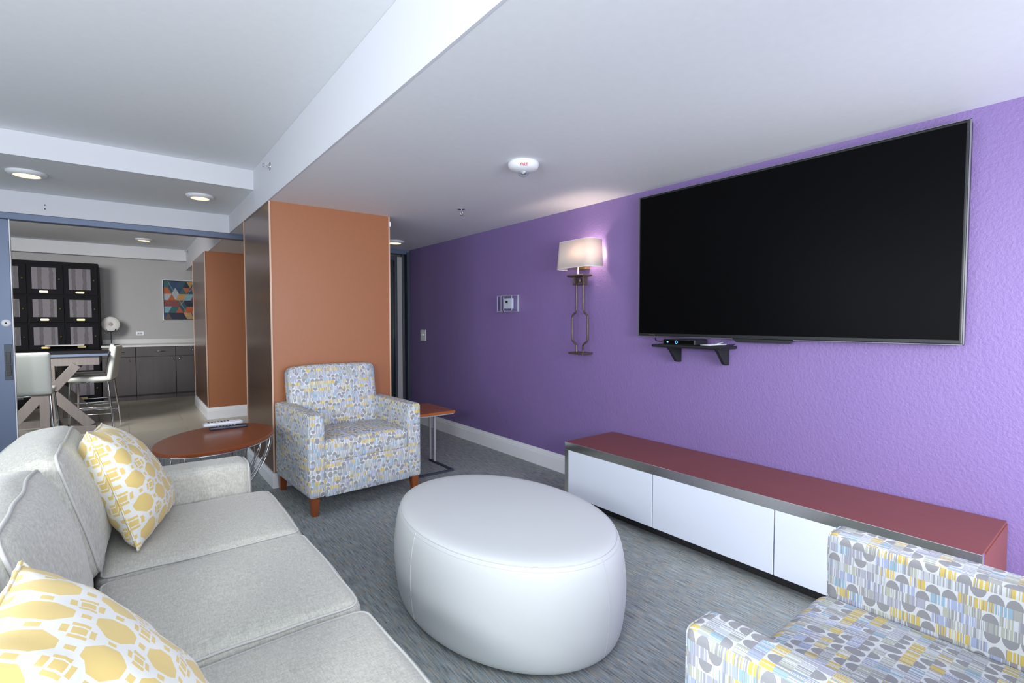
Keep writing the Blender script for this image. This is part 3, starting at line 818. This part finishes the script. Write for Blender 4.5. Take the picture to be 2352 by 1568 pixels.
# ------------------------------------------------------------------ oval wire side table with remotes
t = empty('side_table', 'oval cherry top side table on a chrome wire basket', 'side table', (.484, 3.965, 0), math.atan2(.846, .533), 'side tables')
A, B_, H = .472, .333, .60
MB().lathe([(0, H-.024), (.985, H-.024), (1.0, H-.020), (1.0, H-.004), (.99, H), (0, H)], 72, A, B_, smooth=False).build('tabletop', 'cherry', t)
MB().tube([(A*.975*math.cos(2*PI*k/64), B_*.975*math.sin(2*PI*k/64), H-.029) for k in range(64)], .005, 8, True).build('top_ring', 'chrome', t)
MB().tube([(A*.62*math.cos(2*PI*k/64), B_*.62*math.sin(2*PI*k/64), .006) for k in range(64)], .006, 8, True).build('base_ring', 'chrome', t)
NR = 36
for k in range(NR):
    a0 = 2*PI*k/NR; tw = .3*(1 if k % 2 else -1); pts = []
    for i in range(13):
        s_ = i/12; z = (H-.03)*(1-s_)+.006*s_
        r = .975-.50*(s_/.65)**1.7 if s_ < .65 else .475+(.62-.475)*((s_-.65)/.35)**1.3
        a_ = a0+tw*s_
        pts.append((A*r*math.cos(a_), B_*r*math.sin(a_), z))
    MB().tube(pts, .0030, 6).build('wire', 'chrome', t)
def remote(label, loc, rz, mat, top, L=.20, W=.048, Hh=.018, tilt=0):
    t = empty('remote_control', label, 'remote control', loc, rz, 'remote controls'); t.rotation_euler = (0, tilt, rz)
    m = MB(); soft_box(m, (L/2, W/2, Hh/2), .007, (0, 0, .002), 8, c=(0, 0, Hh/2)); m.build('case', mat, t)
    MB().box(-L/2+.012, L/2-.012, -W/2+.006, W/2-.006, Hh+.0005, Hh+.0025).build('face_plate', top, t, .001)
    for i in range(7):
        for j in range(3):
            MB().box(-L/2+.03+i*.021, -L/2+.042+i*.021, -.015+j*.0115, -.008+j*.0115, Hh+.002, Hh+.0045).build('button', 'black_plastic' if top != 'black_plastic' else 'grey_plastic', t, .001)
    return t
remote('black remote control underneath on the oval side table', (.59, 4.225, .601), math.radians(-1), 'navy_plastic', 'black_plastic', .25, .052, .020)
remote('silver remote control on top of the black one', (.555, 4.235, .627), math.radians(3), 'silver_plastic', 'white_plastic', .26, .054, .026)

# ------------------------------------------------------------------ C-shaped end table
t = empty('side_table', 'small cherry end table with slim metal legs beside the purple wall', 'side table', (0, 0, 0), 0, 'side tables')
MB().box(1.955, 2.41, 3.97, 4.50, .548, .572).build('tabletop', 'cherry_end', t, .002)
MB().box(1.965, 2.40, 3.98, 4.49, .538, .548).build('top_plate', 'grey_plastic', t)
for y in (4.33, 4.42):
    MB().box(2.378, 2.398, y-.008, y+.008, 0, .538).build('leg', 'silver_plastic', t, .001)
    MB().box(1.965, 1.985, y-.008, y+.008, 0, .538).build('leg', 'silver_plastic', t, .001)
MB().box(2.378, 2.398, 3.98, 4.428, 0, .018).box(1.965, 1.985, 3.98, 4.428, 0, .018).box(1.985, 2.378, 3.98, 4.0, 0, .018).build('base_frame', 'slate_dark', t, .001)

# ================================================================== next room
# lockers
FY = 10.92
t = empty('locker_cabinet', 'near black locker cabinet with woven panels and brass knobs', 'locker', (0, 0, 0))
LX1 = -.352
MB().box(-2.2, LX1, FY+.02, BY-.005, 0, 2.37).build('carcass', 'locker_wood', t, .004)
cols = [(-1.68, -1.23), (-1.215, -.795), (-.775, -.365)]
rows = [(1.835, 2.31), (1.385, 1.80), (.935, 1.35), (.50, .90), (.08, .46)]
for ci, (xa, xb) in enumerate(cols):
    for (za, zb_) in rows:
        d = MB().box(xa, xb, FY, FY+.022, za, zb_).build('door', 'locker_wood', t, .003)
        dx = .075 if xb-xa > .4 else .06
        wob = MB().box(xa+.05, xb-.085, FY-.003, FY+.001, za+.085, zb_-.045).build('woven_panel', 'curtain', d)
        zc = (za+zb_)/2+.01
        MB().lathe([(.005, 0), (.005, .012), (.013, .016), (.013, .022), (0, .026)], 14).build('knob', 'brass', d, loc=(xb-.045, FY, zc), rot=(PI/2, 0, 0))
        MB().prism([(xa+.14, za+.028), (xa+.23, za+.028), (xa+.24, za+.043), (xa+.23, za+.058), (xa+.14, za+.058), (xa+.13, za+.043)], 'y', FY-.004, FY).build('name_plate', 'brass', d)
MB().box(-1.02, -.55, FY-.20, FY-.0, 1.005, 1.022).build('ledge', 'counter', t, .002)

# base cabinets and counter
CF = 10.96
for i, (xa, xb, lab) in enumerate(((-.34, .12, 'dark grey base cabinet next to the lockers'), (.124, .706, 'dark grey base cabinet in the middle of the counter run'), (.71, 1.29, 'dark grey base cabinet half hidden by the far column'), (1.294, 1.88, 'dark grey base cabinet behind the far column'))):
    if i == 3: continue
    t = empty('base_cabinet', lab, 'cabinet', (0, 0, 0), 0, 'base cabinets in the next room')
    MB().box(xa, xb, CF+.02, BY-.005, .10, .95).build('carcass', 'cabwood', t)
    MB().box(xa, xb, CF+.07, BY-.005, 0, .10).build('toe_kick', 'cabwood', t)
    d = MB().box(xa+.003, xb-.003, CF, CF+.02, .78, .945).build('drawer', 'cabwood', t, .002)
    xm = (xa+xb)/2+(.05 if i == 1 else .0)
    MB().tube([(xm-.075, CF, .868), (xm-.075, CF-.025, .868), (xm+.075, CF-.025, .868), (xm+.075, CF, .868)], .005, 8).build('handle', 'chrome', d)
    d = MB().box(xa+.003, xb-.003, CF, CF+.02, .105, .772).build('door', 'cabwood', t, .002)
    xh = {0: xa+.38, 1: xb-.03, 2: xa+.03}[i]
    sg = {0: -1, 1: -1, 2: 1}[i]
    MB().tube([(xh+sg*.035, CF, .755), (xh+sg*.035, CF-.022, .755), (xh, CF-.022, .70), (xh, CF, .70)], .005, 8).build('handle', 'chrome', d)
t = MB().box(-.345, 1.9, CF-.02, BY-.002, .95, .985).box(-.345, 1.9, BY-.022, BY-.002, .985, 1.07).build('countertop', 'counter', None, .003)
tag(t, 'pale stone countertop along the far grey wall', 'countertop')

# disc ornament
t = empty('disc_sculpture', 'white stone disc with a centre hole on a black stand', 'ornament', (-.212, 11.22, .9855))
pr_ = [(.028, -.012), (.028, .012), (.035, .018), (.10, .016), (.128, .006), (.134, 0), (.128, -.006), (.10, -.016), (.035, -.018), (.028, -.012)]
m = MB(); n = 48; vs = []; fs = []
for r, z in pr_[:-1]:
    for k in range(n): vs.append((r*math.cos(2*PI*k/n), r*math.sin(2*PI*k/n), z))
q = len(pr_)-1
for i in range(q):
    for k in range(n): fs.append((i*n+k, i*n+(k+1) % n, ((i+1) % q)*n+(k+1) % n, ((i+1) % q)*n+k))
m.add(vs, fs, 0, True).build('disc', simple('mottled white stone', (.66, .66, .65), .5, nz=.1, nscale=14), t, loc=(0, 0, .365), rot=(PI/2-.1, 0, .12))
MB().lathe([(.030, 0), (.030, .002), (0, .002)], 24).build('disc_core', simple('rosy stone', (.42, .38, .38), .6), t, loc=(0, -.014, .365), rot=(PI/2, 0, 0))
m = MB().box(-.115, .115, -.03, .03, 0, .008).tube([(0, 0, .008), (0, 0, .235)], .006, 8)
m.tube([(-.07, -.022, .285), (-.055, -.024, .250), (0, -.02, .232), (.055, -.024, .250), (.07, -.022, .285)], .007, 8)
m.build('stand', 'black_satin', t)

# outlet on the far wall
t = empty('wall_outlet', 'white horizontal outlet plate above the far counter', 'outlet', (.20, BY, 1.175))
MB().box(-.06, .06, -.006, 0, -.036, .036).build('plate', 'white_plastic', t, .002)
MB().box(-.035, -.005, -.008, -.005, -.016, .016).box(.005, .035, -.008, -.005, -.016, .016).build('socket', 'grey_plastic', t)

# framed abstract
t = empty('framed_picture', 'square abstract painting of coloured facets in a thin white frame', 'picture', (.95, BY, 1.81))
ph = .375
MB().box(-ph, ph, -.012, -.004, -ph, ph).build('backing', 'black_satin', t)
m = MB()
for a, b, c_, d_ in ((-ph-.012, -ph, -ph-.012, ph+.012), (ph, ph+.012, -ph-.012, ph+.012), (-ph, ph, -ph-.012, -ph), (-ph, ph, ph, ph+.012)): m.box(a, b, -.04, -.002, c_, d_)
m.build('frame', 'white_plastic', t)
rn = random.Random(5); m = MB(); nx, nz = 6, 6; S = ph-.012
rows_ = [[9, 1, 0, 4, 0, 8], [2, 0, 9, 3, 4, 8], [6, 6, 4, 2, 3, 0], [5, 5, 8, 7, 1, 7], [2, 9, 0, 3, 3, 4], [3, 7, 7, 4, 1, 9]]
for r_ in range(nz):
    zt_, zb__ = S-2*S*r_/nz, S-2*S*(r_+1)/nz
    for k in range(nx*2+1):
        x_ = -S+(k-1)*S/nx; w_ = S/nx
        up = (k+r_) % 2 == 0
        tri = [(x_, zb__), (x_+2*w_, zb__), (x_+w_, zt_)] if up else [(x_, zt_), (x_+2*w_, zt_), (x_+w_, zb__)]
        tri = [(max(-S, min(S, a)), b) for a, b in tri]
        if abs(tri[0][0]-tri[1][0]) < 1e-6: continue
        cidx = rows_[r_][min(5, max(0, int((x_+w_+S)/(2*S)*6)))]
        if rn.random() < .28: cidx = rn.randrange(10)
        m.add([(a, -.014, b) for a, b in tri], [(0, 1, 2)], cidx)
for (xa, za, xb, zb2) in ((-.3, .36, .05, -.36), (-.1, -.1, .12, .3), (.1, -.36, .3, .2), (.05, -.36, .13, -.12)):
    m.tube([(xa, -.0145, za), (xb, -.0145, zb2)], .004, 5, mi=6)
m.build('canvas', ['art%d' % i for i in range(10)], t, fixn=False)

# ---- counter height table
t = empty('dining_table', 'grey wood counter height table with X trestle beyond the sliding door', 'table', (0, 0, 0))
TY0, TY1 = 8.20, 9.15
MB().box(-2.0, -.195, TY0, TY1, .965, .995).build('tabletop', 'black_satin', t, .003)
MB().box(-2.0, -.192, TY0-.004, TY0+.02, .962, .992).box(-.215, -.19, TY0+.02, TY1, .962, .992).build('table_edge', 'slate_metal', t, .002)
MB().box(-1.92, -.28, TY0+.02, TY0+.06, .85, .962).box(-1.92, -.28, TY1-.06, TY1-.02, .85, .962).box(-.32, -.28, TY0+.06, TY1-.06, .85, .962).build('apron', 'greywood', t, .003)
def beam(a, b, w_, d_, mb):
    a, b = Vector(a), Vector(b); L = (b-a).length; q = (b-a).to_track_quat('Z', 'Y').to_matrix().to_4x4()
    ang = math.atan2((b-a).x, (b-a).z)
    R = Matrix.Translation(a) @ Matrix.Rotation(ang, 4, 'Y')
    return mb.box(-w_/2, w_/2, -d_/2, d_/2, 0, L, 0, R)
for y in (TY0-.0, TY1-.12):
    beam((-.73, y, .56), (-.50, y, .86), .10, .05, MB()).build('brace', 'greywood', t, .003)
    beam((-.73, y, .52), (-.38, y, .09), .11, .05, MB()).build('brace', 'greywood', t, .003)
    beam((-.80, y, .55), (-1.16, y, .09), .11, .05, MB()).build('brace', 'greywood', t, .003)
    beam((-.80, y, .56), (-1.05, y, .86), .10, .05, MB()).build('brace', 'greywood', t, .003)
    MB().box(-.845, -.755, y-.035, y+.035, .09, .86).build('post', 'greywood', t, .003)
    MB().box(-.745, -.70, y-.02, y+.03, .09, .86).build('post', 'greywood', t, .003)
    MB().box(-1.25, -.33, y-.06, y+.06, 0, .09).build('foot_beam', 'greywood', t, .003)
MB().box(-.84, -.74, TY0+.12, TY1-.18, .02, .09).build('stretcher', 'greywood', t, .003)

# ---- bar stools
def stool(label, loc, rz, make=None):
    t = empty('bar_stool', label, 'bar stool', loc, rz, 'cream bar stools')
    # faces local -y ; seat .46 wide, .42 deep
    m = MB(); soft_box(m, (.225, .21, .028), .024, (0, 0, .006), 10, c=(0, -.01, .655)); m.build('seat', 'stool_leather', t)
    m = MB(); soft_box(m, (.225, .026, .225), .024, (0, .006, 0), 12, mat=Matrix.Translation((0, .235, .855)) @ Matrix.Rotation(math.radians(-9), 4, 'X')); m.build('backrest', 'stool_leather', t)
    m = MB()
    m.tube([(-.205, -.19, .62), (.205, -.19, .62), (.205, .20, .62), (-.205, .20, .62)], .010, 8, True); m.build('seat_frame', 'chrome', t)
    for sx in (-1, 1):
        for sy in (-1, 1):
            MB().tube([(sx*.205, sy*.19, .62), (sx*.235, sy*.19+(.05 if sy > 0 else -.02), 0)], .0115, 8).build('leg', 'chrome', t)
    m = MB()
    for z, ins in ((.20, .0), (.29, .0)):
        for sx in (-1, 1): m.tube([(sx*.225, -.205, z), (sx*.225, .225, z)], .007, 8)
    m.tube([(-.225, -.205, .20), (.225, -.205, .20)], .009, 8); m.tube([(-.225, .225, .20), (.225, .225, .20)], .007, 8)
    m.build('footrest', 'chrome', t)
    return t
s1 = stool('cream bar stool seen from behind, next to the sliding door leaf', (-.86, 7.35, 0), PI)
s2 = copy_tree(s1); s2.location = (-.365, 8.56, 0); s2.rotation_euler = (0, 0, math.radians(-90-8)); s2['label'] = 'cream bar stool seen side on at the right end of the table'
s3 = copy_tree(s1); s3.location = (-.43, 9.12, 0); s3.rotation_euler = (0, 0, math.radians(-88)); s3['label'] = 'cream bar stool mostly hidden behind the side on stool'
